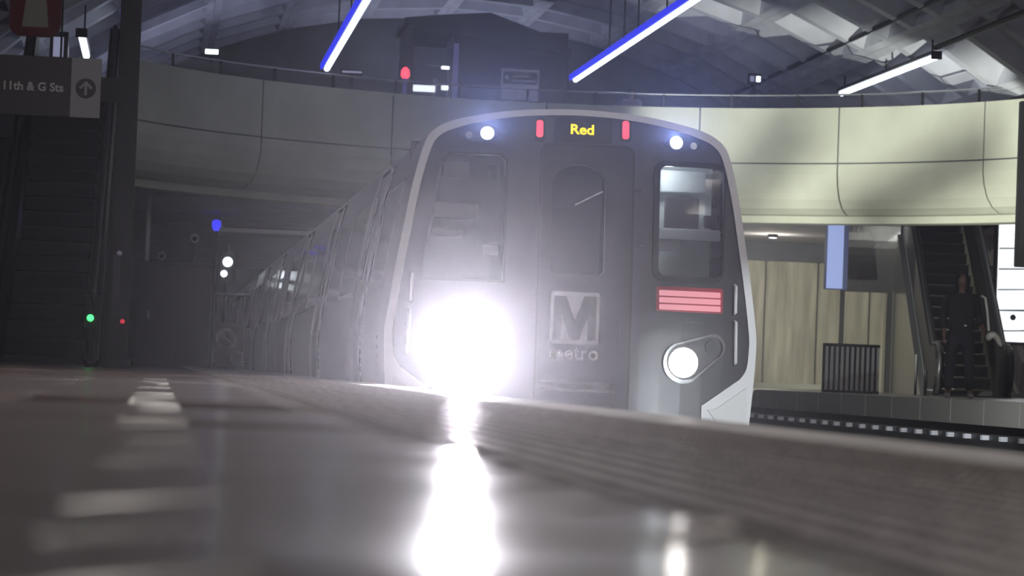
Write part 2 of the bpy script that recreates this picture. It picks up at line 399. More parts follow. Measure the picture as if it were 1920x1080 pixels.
for k in range(0, 60, 4):
    g = MB()
    for i in range(4):
        (x0, y0), (x1, y1) = pr[k + i], pr[k + i + 1]
        g.add([(x0, y0, .02), (x1, y1, .02), (x1, y1, .22), (x0, y0, .22)], [(0, 1, 2, 3)])
    g.build('glass_panel', BALG, rl)

# ------------------------------------------------------------------ ceiling tube lights
def tube_light(x, z, y0, y1, label, rods=(), blue=True, lit=None):
    t = thing('tube_light', label, 'light', (x, y0, z), 0, 'long ceiling tube lights')
    L = y1 - y0
    MB().box((-.09, 0, .045), (.09, L, .11)).build('housing', STEELD, t, bevel=.01)
    MB().tube([(0, .03, 0), (0, L - .03, 0)], .06, 10).build('diffuser', lit or E_TUBE, t, smooth=True)
    for e_ in (0, L): MB().box((-.10, e_ - .02, -.05), (.10, e_ + .02, .10)).build('end_cap', BLACK, t)
    if blue: MB().box((-.15, 0.05, -.02), (-.10, L - .05, .10)).build('blue_fringe_strip', E_BLUE, t)  # glowing strip stands in for the blue colour fringe around the bright tube
    for ry in rods:
        top = VZ + math.sqrt(VR ** 2 - (x - VX) ** 2) + .05 - z
        MB().tube([(0, ry - y0, .1), (0, ry - y0, top)], .018, 6).build('hanger_rod', BLACK, t)
    return t
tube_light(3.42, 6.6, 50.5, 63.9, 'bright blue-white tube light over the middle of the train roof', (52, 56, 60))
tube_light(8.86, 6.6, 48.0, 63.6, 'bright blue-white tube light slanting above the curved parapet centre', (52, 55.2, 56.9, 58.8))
tube_light(14.05, 6.25, 52.7, 60.3, 'white tube light close under the coffers at the right', (53, 56.5, 60), blue=False)
tube_light(-1.50, 5.6, 50.3, 53.9, 'short bright tube light just above the hanging exit sign', (52.1,), False)
tube_light(-0.80, 6.3, 53.1, 56.1, 'short blue-glowing tube light far behind the dark pylon', (54.6,), False).children[1].data.materials[0] = E_BLUELAMP
for x, nm in ((3.42, 'middle'), (8.86, 'right'), (13.4, 'far right')):
    for y0, wh in ((20.0, 'farther'), (6.0, 'nearer')):
        tube_light(x, 6.0 if x > 10 or x < 0 else 6.6, y0, y0 + 10, 'added warm white fill tube overhead, %s row, %s one, above the frame' % (nm, wh), (y0 + 3,), False, E_NEAR)  # tubes added above the frame to light floor and train front
cd = thing('ceiling_conduit', 'thin dark conduit line running along the right coffers above the white tube', 'conduit', (13.4, 44, 6.98))
MB().tube([(0, 0, 0), (0, 25, 0)], .05, 6).build('pipe', BLACK, cd)
cd = thing('ceiling_conduit', 'thin dark conduit continuing the line of the right white tube upward', 'conduit', (14.05, 43.5, 6.42))
MB().tube([(0, 0, 0), (0, 9.3, 0)], .05, 6).build('pipe', BLACK, cd)

# ------------------------------------------------------------------ train
XC, YF, RAILZ = 3.405, 23.9, -0.96
def Fs(u, v): return YF + 0.085 * u * u + 0.07 * max(0.0, v - 0.5) ** 1.4
def face_uv(px, py):
    Y = YF
    for _ in range(8):
        p = atY(px, py, Y); Y = Fs(p.x - XC, p.z)
    return p.x - XC, p.z
# outer half profile (half width, z) from skirt to roof crown
OUT = [(1.50, -.40), (1.52, -.18), (1.545, .15), (1.555, .38), (1.55, .52), (1.505, .85), (1.44, 1.25), (1.37, 1.65), (1.29, 1.97), (1.22, 2.10), (1.08, 2.185), (.85, 2.245), (.5, 2.30), (0, 2.325)]
INN = [(1.09, -.42), (1.09, -.09), (1.42, .14), (1.475, .23), (1.49, .40), (1.485, .52), (1.44, .85), (1.375, 1.25), (1.305, 1.65), (1.225, 1.96), (1.15, 2.07), (1.03, 2.13), (.82, 2.19), (.47, 2.25), (0, 2.275)]
def curved(p, zmin):
    out = []
    for i in range(len(p) - 1):
        out.append(p[i])
        if p[i][1] < zmin: continue
        a = p[max(0, i - 1)]; b, c = p[i], p[i + 1]; d = p[i + 2] if i + 2 < len(p) else (-p[i][0], p[i][1])
        if a[1] < zmin: a = b
        for k in (1, 2, 3):
            t = k / 4
            out.append(tuple(.5 * (2 * b[j] + (c[j] - a[j]) * t + (2 * a[j] - 5 * b[j] + 4 * c[j] - d[j]) * t * t + (3 * b[j] - a[j] - 3 * c[j] + d[j]) * t ** 3) for j in (0, 1)))
    return out + [p[-1]]
OUT, INN = curved(OUT, -.2), curved(INN, .14)
def full(p): return [(x, z) for x, z in p] + [(-x, z) for x, z in reversed(p[:-1])]
def wz(z):
    for (a, za), (b, zb) in zip(OUT, OUT[1:]):
        if za <= z <= zb: return a + (b - a) * (z - za) / (zb - za)
    return OUT[0][0]
def smooth_loop(pts, it=1):
    return pts
CARL = 22.6
def make_body(front):
    """body shell local to the car root (origin at the face plane, rail level)"""
    prof = full(OUT); k = len(prof)
    m = MB(); ys = [0.55, 1.2, CARL * .5, CARL - .12]
    rings = []
    first = [(x, Fs(x, z) - YF if front else 0.0, z) for x, z in prof]
    rings.append(first)
    if front: rings.append([(x * .998 + (0), Fs(x, z) - YF + .16, z) for x, z in prof])
    for y in ys: rings.append([(x, y, z) for x, z in prof])
    vs = [(x, y, z - RAILZ) for r in rings for x, y, z in r]
    fs = [(i * k + j, i * k + j + 1, (i + 1) * k + j + 1, (i + 1) * k + j) for i in range(len(rings) - 1) for j in range(k - 1)]
    n = (len(rings) - 1) * k; fs.append(tuple(range(n, n + k)))
    if not front: fs.append(tuple(range(k))[::-1])
    return m.add(vs, fs)
def side_patch(s, y0, y1, z0, z1, off, nz=8, th=.012, cut=None):
    m = MB(); vs = []
    for k in range(nz + 1):
        z = z0 + (z1 - z0) * k / nz; x = wz(z)
        for y in (y0, y1):
            vs.append((s * (x + off), y, z - RAILZ)); vs.append((s * (x + off - th), y, z - RAILZ))
    fs = []
    for k in range(nz):
        a = k * 4; b = a + 4
        fs += [(a, a + 2, b + 2, b), (a + 1, b + 1, b + 3, a + 3), (a, b, b + 1, a + 1), (a + 2, a + 3, b + 3, b + 2)]
    fs += [(0, 1, 3, 2), (nz * 4, nz * 4 + 2, nz * 4 + 3, nz * 4 + 1)]
    return m.add(vs, fs)
def car_sides(car, sides=(-1, 1)):
    for s in sides:
        for y0 in (3.1, 10.1, 17.2):
            MB().add(*[getattr(side_patch(s, y0 - .05, y0 + 1.40, -.05, 2.0, .011), a) for a in ('v', 'f')]).build('door_surround', BLACK, car)
            for q in (0, 1):
                dl = side_patch(s, y0 + q * .68, y0 + .66 + q * .68, -.02, 1.95, .016).build('door_leaf', CARSTEEL, car)
                side_patch(s, y0 + .12 + q * .68, y0 + .54 + q * .68, .95, 1.75, .022, 4).build('door_window', GLASSD, dl)
                side_patch(s, y0 + q * 1.33, y0 + q * 1.33 + .025, -.02, 1.97, .034, 8, .02).build('door_edge_trim', STEEL, dl)
        for y0, y1 in ((1.15, 2.75), (4.9, 7.2), (7.4, 9.7), (11.9, 14.2), (14.4, 16.8), (19.0, 21.6)):
            wn = side_patch(s, y0, y1, .86, 1.72, .012, 5).build('side_window', GLASSD, car)
            fm = MB()
            for a, b, c, d in ((y0 - .04, y1 + .04, 1.72, 1.76), (y0 - .04, y1 + .04, .82, .86), (y0 - .04, y0, .82, 1.76), (y1, y1 + .04, .82, 1.76)):
                p = side_patch(s, a, b, c, d, .02, 2, .02); fm.add(p.v, p.f)
            fm.build('window_frame', STEEL, wn)
        sk = MB()
        for z in (.05, .13, .21, .29, .37): p = side_patch(s, 1.0, CARL - .2, z, z + .03, .005, 1); sk.add(p.v, p.f)
        sk.build('corrugation', CARSTEEL, car)
    MB().box((-1.35, 1.5, .25), (1.35, CARL - 1.5, .62)).build('underframe_box', BLACK, car)
    for y0 in (2.6, CARL - 5.2):
        b = MB().box((-.9, y0, .35), (.9, y0 + 2.6, .55)).build('bogie', BLACK, car)
        for wy in (.3, 2.3):
            for s in (-1, 1):
                MB().tube([(s * .66, y0 + wy, .36), (s * .78, y0 + wy, .36)], .36, 16).build('wheel', RAIL, b)
def bend(d):  # face mapping in car-local coordinates, d = distance in front of the face surface
    return lambda u, v, dd: Vector((u, Fs(u, v) - YF - d - dd, v - RAILZ))
def face(name, loops, d0, d1, m, parent, seg=.18, smooth=False):
    mb = MB().prism(loops, lambda u, v, d: Vector((u, v, d)), d0, d1)
    me = bpy.data.meshes.new(name); me.from_pydata(mb.v, [], mb.f)
    bm = bmesh.new(); bm.from_mesh(me); bmesh.ops.recalc_face_normals(bm, faces=bm.faces)
    x0 = min(v.co.x for v in bm.verts); x1 = max(v.co.x for v in bm.verts); c = math.ceil(x0 / seg) * seg
    while c < x1:
        bmesh.ops.bisect_plane(bm, geom=bm.verts[:] + bm.edges[:] + bm.faces[:], plane_co=(c, 0, 0), plane_no=(1, 0, 0)); c += seg
    z0 = min(v.co.y for v in bm.verts); z1 = max(v.co.y for v in bm.verts); c = math.ceil(z0 / .3) * .3
    while c < z1:
        bmesh.ops.bisect_plane(bm, geom=bm.verts[:] + bm.edges[:] + bm.faces[:], plane_co=(0, c, 0), plane_no=(0, 1, 0)); c += .3
    for v in bm.verts:
        u, z, d = v.co; v.co = (u, Fs(u, z) - YF - d, z - RAILZ)
    bmesh.ops.recalc_face_normals(bm, faces=bm.faces)
    bm.to_mesh(me); bm.free(); o = link(name, me, m, parent); return o
car = thing('metro_train_car', 'silver and charcoal front car of the metro train with lit headlights', 'train', (XC, YF, RAILZ), 0, 'metro train cars')
make_body(True).build('body_shell', CARSTEEL, car)
car_sides(car)
inn = full(INN)
P = face_uv
def pr_rect(x0, y0, x1, y1, r):
    (a, b), (c, d) = P(x0, y1), P(x1, y0); return rrect(a, b, c, d, r)
# openings: right cab window, left windscreen, door window
wr = pr_rect(1233, 318, 1357, 516, .06)
lu0, lv0 = P(790, 520); lu1, lv1 = P(948, 292)
wl = [(lu0 + .0, lv0), (lu1, lv0), (lu1, lv1 - .05), (lu1 - .05, lv1), (lu0 + .22, lv1), (lu0 + .15, lv1 - .06)]
du0, dv0 = P(1031, 512); du1, dv1 = P(1136, 312)
rad = (du1 - du0) / 2
wd = [(du0, dv0 + .03), (du0 + .03, dv0), (du1 - .03, dv0), (du1, dv0 + .03)] + [((du0 + du1) / 2 + rad * math.cos(PI * k / 12), dv1 - rad * .8 + rad * .8 * math.sin(PI * k / 12)) for k in range(13)]
face('front_frame', [full(OUT), inn], 0, .03, SILVER, car)
face('front_mask', [inn, wr, wl, wd], -.03, .012, MASK, car)
# front door
ru0, rv0 = P(1003, 745); ru1, rv1 = P(1186, 280)
dr = face('front_door', [rrect(ru0, -.3, ru1, rv1, .06), wd], .012, .026, MASKD, car)
face('door_glass', wd, -.02, .0, WSCREEN, dr)
gas = [rrect(ru0 - .02, -.32, ru1 + .02, rv1 + .02, .08), rrect(ru0, -.3, ru1, rv1, .06)]
face('door_gasket', gas, .012, .02, BLACK, dr)
a, b = P(1078, 385); c, d = P(1130, 360)
MB().tube([bend(.02)(a, b, 0), bend(.02)(c, d, 0)], .009, 6).build('wiper_arm', STEEL, dr)
# cab windows
wg = face('windscreen', wl, -.02, .0, WSCREEN, car)
def grow(l, k):
    cx = sum(p[0] for p in l) / len(l); cy = sum(p[1] for p in l) / len(l)
    return [(p[0] + math.copysign(k, p[0] - cx), p[1] + math.copysign(k, p[1] - cy)) for p in l]
face('windscreen_gasket', [grow(wl, .02), wl], .012, .02, BLACK, wg)
wc = face('cab_window', wr, -.02, .0, CLEAR, car)
u_a, v_a = P(1222, 526); u_b, v_b = P(1360, 308)
face('cab_window_frame', [rrect(u_a, v_a, u_b, v_b, .09), wr], .012, .03, BLACK, wc)
# cab interior
ZI = -RAILZ
ci = MB().box((.50, .85, .4 + ZI), (1.26, .9, 2.0 + ZI)).box((.46, .25, .4 + ZI), (.5, .9, 2.0 + ZI)).box((.5, .3, 1.98 + ZI), (1.2, .9, 2.0 + ZI)).build('cab_lining', CABW, car)
MB().box((-1.3, 1.35, .2 + ZI), (.46, 1.4, 2.1 + ZI)).box((-.3, .3, .2 + ZI), (-.28, 1.35, 2.1 + ZI)).box((.38, .3, .2 + ZI), (.42, 1.35, 2.1 + ZI)).build('cab_bulkhead', CABD, car)
def inbox(px0, py0, px1, py1, depth, th, m, nm):
    p, q = atY(px0, py1, YF + depth), atY(px1, py0, YF + depth)
    return MB().box((p.x - XC, depth, p.z - RAILZ), (q.x - XC, depth + th, q.z - RAILZ)).build(nm, m, car, bevel=.008)
inbox(1247, 373, 1312, 430, .6, .08, CABD, 'cab_monitor')
inbox(1238, 322, 1325, 360, .7, .05, mat('cab_grey_pad', (.3, .31, .32), .7), 'sun_visor')
inbox(1320, 405, 1345, 428, .5, .05, CABD, 'cab_handset')
inbox(1236, 432, 1352, 448, .55, .12, WHITE, 'cab_shelf')
inbox(1232, 450, 1275, 470, .6, .05, WHITE, 'cab_pale_slab')
for q in ((832, 304, 880, 330), (815, 383, 898, 408), (812, 430, 868, 441), (905, 460, 935, 478), (915, 310, 938, 338)):
    inbox(*q, .28, .03, WHITE, 'cab_pale_slab')  # flat pale slabs set just behind the windscreen
lamp('cab_ceiling_light', 'POINT', (XC + .8, YF + .5, 1.85), 9.0, (.85, .95, 1.0), size=.05, parent=car)
lamp('cab_ceiling_light', 'POINT', (XC - .75, YF + .45, 1.9), 1.6, (.85, .9, 1.0), size=.05, parent=car)
# destination sign and marker lights
ds = face('destination_sign', pr_rect(1040, 224, 1148, 266, .03), .012, .022, BLACK, car)
cu, cv = P(1091, 243)
tm = text_mesh('Red', .115, lambda x, y, d: bend(0)(cu + x * 1.12, cv - .04 + y, d), .022, .028, 'CENTER', .003)
link('sign_letters', tm, E_YEL, ds)
for x in (1012, 1173):
    b = face('marker_light', pr_rect(x - 11, 222, x + 11, 266, .03), .012, .02, BLACK, car)
    face('marker_lens', pr_rect(x - 7, 226 + (2 if x > 1100 else 0), x + 6, 257 + (4 if x > 1100 else 0), .02), .02, .03, E_RED, b)
# upper lamps
for x, y, s in ((913, 250, -1), (1267, 268, 1)):
    u, v = P(x, y)
    b = face('upper_lamp', [(u + .17 * math.cos(t) + s * .10 * 0 + .06 * s, v + .075 * math.sin(t) - .0) for t in [2 * PI * k / 24 for k in range(24)]], .012, .024, BLACK, car)
    face('lamp_lens', circ(u, v, .055), .024, .034, E_UP, b)
    face('lamp_lens', circ(u + s * .15, v - .02, .03), .024, .032, CHROME, b)
    lamp('upper_beam', 'SPOT', (XC + u, Fs(u, v) - .08, v), 620, (.34, .45, 1.0), (0, 0, 1.58), .03, 8, .05, parent=car)
# headlights: tilted capsule with big low lamp and a small outer lamp
for s, big, small in ((1, (1280, 680), (1335, 651)), (-1, (871, 653), (822, 648))):
    (u, v) = P(*big); (u2, v2) = P(*small)
    if s < 0: u2, v2 = u - .215, v + .10
    ax = math.atan2(v2 - v, u2 - u); R1, R2 = .175, .11
    loop = [(u + R1 * math.cos(ax + PI / 2 + PI * k / 12), v + R1 * math.sin(ax + PI / 2 + PI * k / 12)) for k in range(13)] + \
           [(u2 + R2 * math.cos(ax - PI / 2 + PI * k / 12), v2 + R2 * math.sin(ax - PI / 2 + PI * k / 12)) for k in range(13)]
    cxm, cym = (u + u2) / 2, (v + v2) / 2
    inl = [(cxm + (p[0] - cxm) * .9, cym + (p[1] - cym) * .87) for p in loop]
    hb = face('headlight', [loop, inl], .012, .04, CHROME if s > 0 else SILVER, car)
    face('headlight_bowl', inl, .012, .018, STEELD, hb)
    face('headlight_lens', circ(u, v, .125 if s > 0 else .17), .018, .045, E_HEADR if s > 0 else E_HEADL, hb)
    face('headlight_lens', circ(u2, v2, .065), .018, .035, STEELD, hb)
    o0 = (XC + u, Fs(u, v) - .12, v)
    if s < 0: lamp('headlight_beam', 'SPOT', o0, HEAD_LEFT, (.96, .91, 1.0), (0.3, 0, .12), .12, 50, .9, parent=car)
    else: lamp('headlight_beam', 'SPOT', o0, HEAD_RIGHT, (1.0, .96, .93), (2.6, 0, -.2), .08, 40, .8, parent=car)
# red light panel
rp = face('red_light_panel', pr_rect(1229, 542, 1355, 583, .02), .012, .022, REDLENS, car)
for k in range(3):
    y_ = 549 + k * 13
    face('light_bar', pr_rect(1235, y_, 1350, y_ + 5, .008), .022, .028, E_REDP, rp)
# emblem and lettering on the door
mu0, mv0 = P(1029, 644); mu1, mv1 = P(1124, 552)
mv1 += .01; pl = face('emblem_plate', rrect(mu0, mv0, mu1, mv1, .02), .026, .031, GREYP, dr)
W_, H_ = mu1 - mu0, mv1 - mv0
mp = [(.09, .08), (.24, .08), (.24, .52), (.385, .08), (.615, .08), (.76, .52), (.76, .08), (.91, .08), (.91, .92), (.66, .92), (.5, .40), (.34, .92), (.09, .92)]
mp = [(.07, .08), (.235, .08), (.235, .56), (.40, .08), (.60, .08), (.765, .56), (.765, .08), (.93, .08), (.93, .92), (.68, .92), (.5, .42), (.32, .92), (.07, .92)]
face('letter_m', [(mu0 + x * W_, mv0 + y * H_) for x, y in mp], .031, .034, DARKP, pl)
tu, tv = P(1074, 674)
tm = text_mesh('metro', .165, lambda x, y, d: bend(0)(tu + x * 1.0, tv + y, d), .026, .031, 'CENTER', .003)
link('lettering', tm, GREYP, dr)
# door handles, lower grille lines, grab bars, coupler
for px, py in ((1197, 358), (1199, 461)):
    u, v = P(px, py); MB().cbox(bend(.035)(u, v, 0), (.06, .04, .022)).build('door_handle', CHROME, car, bevel=.005)
for py in (716, 729):
    (a, b), (c, d) = P(1010, py), P(1150, py + 3); face('step_bar', rrect(a, b - .012, c, b + .012, .008), .026, .04, STEEL, dr)
for s in (1, -1):
    for y0, y1 in ((536, 590), (603, 684)):
        u, v = P(1386, y1); u2, v2 = P(1388, y0); k = .02
        f = bend(.055); g = bend(.012); u -= .045; u2 -= .05
        MB().tube([g(s * u, v, 0), f(s * u, v + .01, 0), f(s * u2, v2 - .01, 0), g(s * u2, v2, 0)], .014, 8).build('grab_bar', WHITE, car, smooth=True)
for s in (1, -1):
    face('skirt_fairing', [(s * 1.14, -.12), (s * 1.22, -.11), (s * 1.475, .07), (s * 1.49, -.08), (s * 1.47, -.37), (s * 1.36, -.38)], .03, .042, WHITE, car)
MB().box((-.22, -.25, .45), (.22, .3, .72)).box((-.13, -.45, .5), (.13, -.2, .66)).build('coupler', STEELD, car, bevel=.02)
lamp('saloon_light', 'POINT', (XC, YF + 6, 1.9), .01, (1, 1, 1), size=.1, parent=car)
# following cars
c2 = thing('metro_train_car', 'silver second car of the metro train, coupled behind the lit front car', 'train', (XC, YF + CARL + .35, RAILZ), 0, 'metro train cars')
make_body(False).build('body_shell', CARSTEEL, c2); car_sides(c2)
MB().box((-.6, -.36, .9), (.6, .02, 3.0)).build('gangway', BLACK, c2)
c3 = dup_tree(c2); c3.location.y = YF + 2 * (CARL + .35); c3['label'] = 'silver rearmost car of the train, farthest into the dark tunnel'

# ------------------------------------------------------------------ escalators
def escalator(label, loc, rz, ledges):
    e = thing('escalator', label, 'escalator', loc, rz, 'escalators up to the mezzanine')
    RISE, RUN = 4.4, 4.4 / math.tan(PI / 6)
    sm = MB().box((-.5, 0, -.2), (.5, .41, 0)).mesh('step'); sm.materials.append(BLACK)
    gm_ = MB()
    for k in range(12): gm_.box((-.46 + k * .08, 0.0, 0), (-.44 + k * .08, .40, .008))
    edge = MB().box((-.5, -.004, -.03), (.5, .0, .0)).mesh('step_edge'); edge.materials.append(RUBBER)
    for k in range(-2, 21):
        z = max(0.02, min(RISE, (k + .5) * .2309)) if k >= 0 else .02
        o = bpy.data.objects.new('step', sm); C.objects.link(o); o.parent = e; o.location = (0, 1.0 + k * .4, z)
        q = bpy.data.objects.new('step_edge', edge); C.objects.link(q); q.parent = o
    MB().box((-.6, -.6, 0), (.6, .22, .025)).build('comb_plate', STEELD, e)
    for s in (-1, 1):
        base_ = [(-.1, .0), (1.0, .0), (1.0 + RUN, RISE), (1.6 + RUN, RISE + .0)]
        top = [(1.6 + RUN, RISE + .9), (.95 + RUN - .1, RISE + .9), (.8, .93), (.1, .93)] + [(.1 - .42 * math.sin(PI * k / 8), .51 + .42 * math.cos(PI * k / 8)) for k in range(1, 8)] + [(.1, .09)]
        loop = base_ + top
        fn = lambda u, v, d: Vector((d, u, v))
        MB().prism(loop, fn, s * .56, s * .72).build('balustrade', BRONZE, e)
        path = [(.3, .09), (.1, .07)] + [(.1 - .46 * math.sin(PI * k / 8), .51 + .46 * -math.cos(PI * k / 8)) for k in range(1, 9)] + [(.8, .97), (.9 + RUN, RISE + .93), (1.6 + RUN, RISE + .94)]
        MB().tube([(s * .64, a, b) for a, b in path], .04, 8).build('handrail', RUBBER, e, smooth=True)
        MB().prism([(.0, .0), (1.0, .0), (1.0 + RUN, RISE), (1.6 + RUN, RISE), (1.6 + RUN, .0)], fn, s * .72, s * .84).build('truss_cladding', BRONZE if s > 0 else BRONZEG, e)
        MB().prism([(-.05, .08), (1.02, .09), (1.02 + RUN, RISE + .09), (1.02 + RUN, RISE + .12), (1.0, .12), (-.05, .11)], fn, s * .722, s * .735).build('trim_strip', STEEL, e)
    for nm, dx, dz, m_ in ledges:
        MB().tube([(dx, -.38, dz), (dx, -.42, dz)], .045, 12).build(nm, m_, e)
    return e
p = atY(60, 690, 38.0)
escalator('dark escalator at the left edge, under the hanging exit sign', (-1.50, 38, 0), 0, [('green_indicator', .64, .62, E_GREEN)])
p = atY(1822, 742, 52.5)
escalator('dark escalator on the far right platform, behind the standing person', (p.x, 52.5, 0), math.radians(-9), [])

# ------------------------------------------------------------------ left pylon, exit sign, mezzanine banner
p0, p1 = atY(205, 690, 36.5), atY(238, 690, 36.5)
py = thing('station_pylon', 'tall dark bronze pylon at the left, carrying the exit sign', 'pylon', (p1.x - .13, 36.8, 0))
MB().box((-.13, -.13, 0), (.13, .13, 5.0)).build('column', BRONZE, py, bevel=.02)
MB().box((-.17, -.17, 0), (.17, .17, .12)).build('column_base', BLACK, py)
MB().tube([(-.02, -.131, 1.42), (-.02, -.16, 1.42)], .035, 10).build('button_lamp', mat('pale_button', (.6, .6, .8), .3), py)
MB().tube([(.05, -.131, .58), (.05, -.15, .58)], .03, 10).build('red_indicator', E_REDS, py)
MB().box((-.09, -.16, .62), (.0, -.13, 1.40)).build('cover_strip', STEELD, py)
tl, tr_, bl, br = atY(-120, 100, 36.0), atY(191, 111, 36.0), atY(-120, 212, 36), atY(190, 222, 36)
x0, x1, z0, z1 = tl.x, tr_.x, br.z, tr_.z
sg = thing('exit_sign', 'brown hanging sign reading 11th & G Sts with white arrow panel', 'sign', ((x0 + x1) / 2, 36.0, z0))
hw, hh = (x1 - x0) / 2, z1 - z0
wx = atY(133, 160, 36.0).x - (x0 + x1) / 2
MB().box((-hw, 0, 0), (hw, .14, hh)).build('sign_box', SIGNB, sg, bevel=.012)
ap_ = MB().box((wx, -.012, 0), (hw, .0, hh)).build('arrow_panel', SIGNW, sg)
ac = atY(161, 166, 36.0); acx, acz = ac.x - sg.location.x, ac.z - z0; Rr = .122
MB().prism(circ(acx, acz, Rr, 28), XZ(-.02), 0, .008).build('arrow_disc', DARKP, ap_)
ar = [(-.016, -.085), (.016, -.085), (.016, .035), (.06, -.012), (.083, .010), (0, .09), (-.083, .010), (-.06, -.012), (-.016, .035)]
MB().prism([(acx + a, acz + b) for a, b in ar], XZ(-.028), 0, .008).build('arrow', SIGNW, ap_)
tp_ = atY(119, 172, 36.0)
tm = text_mesh('11th & G Sts', .143, lambda x, y, d: Vector((tp_.x - sg.location.x + x, d, tp_.z - z0 + y)), -.002, -.008, 'RIGHT', .004)
link('lettering', tm, mat('sign_letter_grey', (.5, .5, .52), .5), sg)
MB().box((hw - .05, .05, hh * .3), (hw + .25, .12, hh * .7)).build('bracket', BRONZE, sg)
for sx in (-.6, .5): MB().tube([(sx * hw, .07, hh), (sx * hw, .07, VZ + math.sqrt(VR ** 2 - (sg.location.x - VX) ** 2) - z0 - .2)], .015, 6).build('hanger_rod', BLACK, sg)
a, b = atY(16, 66, 42), atY(118, -42, 42)
bn = thing('advert_panel', 'dark red hanging panel with pale tapered shape, above the exit sign', 'panel', ((a.x + b.x) / 2, 42, a.z))
hw = (b.x - a.x) / 2; zz = 0.0; zt = b.z - a.z
for sx in (-.7, .7): MB().tube([(sx * hw, 0, zt - .02), (sx * hw, 0, 6.3 - a.z)], .015, 6).build('hanger_rod', BLACK, bn)
MB().prism(rrect(-hw, zz, hw, zt, .18), XZ(0), -.05, .05).build('panel', REDB, bn)
MB().prism([(-hw * .5, zz + .13), (hw * .52, zz + .13), (hw * .44, zz + .45), (hw * .25, zt - .08), (-hw * .25, zt - .08), (-hw * .40, zz + .45)], XZ(-.06), 0, .01).build('pale_print', PALEB, bn)
a, b = atY(99, 106, 52), atY(122, 70, 52)
vm = thing('ticket_machine', 'slim machine with a pale violet lit face beside the red advertising panel', 'machine', ((a.x + b.x) / 2, 52, 4.4))
MB().box((-.16, 0, 0), (.16, .4, b.z - 4.4 + .1)).build('cabinet', BRONZE, vm, bevel=.01)
MB().box((-.10, -.01, a.z - 4.4), (.08, 0, b.z - 4.4)).build('lit_face', E_PALE, vm)

# ------------------------------------------------------------------ under the left balcony
a, b = atY(252, 692, 57.5), atY(398, 500, 57.5)
kb = thing('equipment_enclosure', 'dark block-like enclosure beyond the pylon on the near platform', 'enclosure', ((a.x + b.x) / 2, 57.5, 0))
hw = (b.x - a.x) / 2
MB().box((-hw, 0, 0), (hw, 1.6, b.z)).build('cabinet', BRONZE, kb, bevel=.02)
MB().box((-hw - .03, -.03, b.z), (hw + .03, 1.63, b.z + .06)).build('top_plate', STEELD, kb)
c_ = atY(278, 590, 57.5); MB().box((c_.x - kb.location.x - .02, -.02, c_.z - .08), (c_.x - kb.location.x + .02, 0, c_.z + .08)).build('latch_plate', STEEL, kb)
MB().box((-.01, -.006, .08), (.01, .0, b.z - .06)).build('door_seam', BLACK, kb)
kt = b.z + .06
for px_, py_, lab in ((303, 478, 'small grey camera on a thin mast above the dark enclosure, left one'), (365, 445, 'round-lensed security camera above the dark enclosure, right one')):
    q = atY(px_, py_, 58.0)
    cc = thing('security_camera', lab, 'camera', (q.x, 58.0, kt))
    MB().tube([(0, .2, 0), (0, .2, q.z - kt)], .03, 8).build('mast', STEELD, cc)
    MB().tube([(0, .25, q.z - kt), (0, -.12, q.z - kt - .03)], .085, 12).build('housing', STEEL, cc)
    MB().tube([(0, -.12, q.z - kt - .03), (0, -.15, q.z - kt - .03)], .05, 12).build('lens', BLACK, cc)
q = atY(425, 500, 66.0)
sl = thing('signal_lamp', 'twin white signal lamps on a dark post beyond the platform end', 'signal', (q.x, 66.0, 0))
MB().tube([(0, .1, 0), (0, .1, q.z + .5)], .05, 8).build('post', BLACK, sl)
MB().box((-.16, 0, q.z - .35), (.2, .14, q.z + .35)).build('lamp_housing', BLACK, sl, bevel=.02)
for px_, py_, rr in ((427, 491, .11), (420, 513, .075)):
    w_ = atY(px_, py_, 65.95); MB().tube([(w_.x - q.x, 0.0, w_.z), (w_.x - q.x, -.05, w_.z)], rr, 14).build('lamp_lens', E_WHITE, sl)
q = atY(406, 422, 68)
bl_ = thing('blue_light', 'small glowing blue lamp high on a thin post under the left balcony', 'light', (q.x, 68, 0))
MB().tube([(0, 0, 0), (0, 0, q.z - .1)], .03, 8).build('post', BLACK, bl_)
MB().tube([(0, 0, q.z - .13), (0, 0, q.z - .05), (0, 0, q.z + .08), (0, 0, q.z + .12)], [.05, .1, .1, .04], 12).build('lamp_globe', E_BLUELAMP, bl_, smooth=True)
# platform end gate with pictogram sign
g0, g1 = atY(402, 600, 53), atY(470, 600, 53)
gt = thing('platform_gate', 'low barred gate closing the end of the near platform', 'gate', ((g0.x + g1.x) / 2, 53, 0))
gw = (g1.x - g0.x) / 2; gz = atY(430, 552, 53).z
MB().tube([(-gw, 0, gz), (gw, 0, gz)], .025, 8).build('top_rail', STEEL, gt)
MB().tube([(-gw, 0, .12), (gw, 0, .12)], .02, 8).build('bottom_rail', STEEL, gt)
bm_ = MB().tube([(0, 0, .0), (0, 0, gz)], .014, 6).mesh('bar'); bm_.materials.append(STEEL)
for k in range(6):
    o = bpy.data.objects.new('bar', bm_); C.objects.link(o); o.parent = gt; o.location = (-gw + k * gw / 2.5, 0, 0)
s0, s1 = atY(403, 688, 52.8), atY(457, 606, 52.8)
ps = thing('warning_sign', 'dark warning sign with pale no-entry figure circle on the platform gate', 'sign', ((s0.x + s1.x) / 2, 52.8, max(.02, s0.z)))
sw = (s1.x - s0.x) / 2; sh = s1.z - max(.02, s0.z)
MB().box((-sw, 0, 0), (sw, .03, sh)).build('board', SIGNB, ps)
cc_ = atY(424, 635, 52.8); cx_, cz_ = cc_.x - ps.location.x, cc_.z - ps.location.z
MB().prism([circ(cx_, cz_, .19, 24), circ(cx_, cz_, .145, 24)], XZ(-.012), 0, .01).build('ring', GREYP, ps)
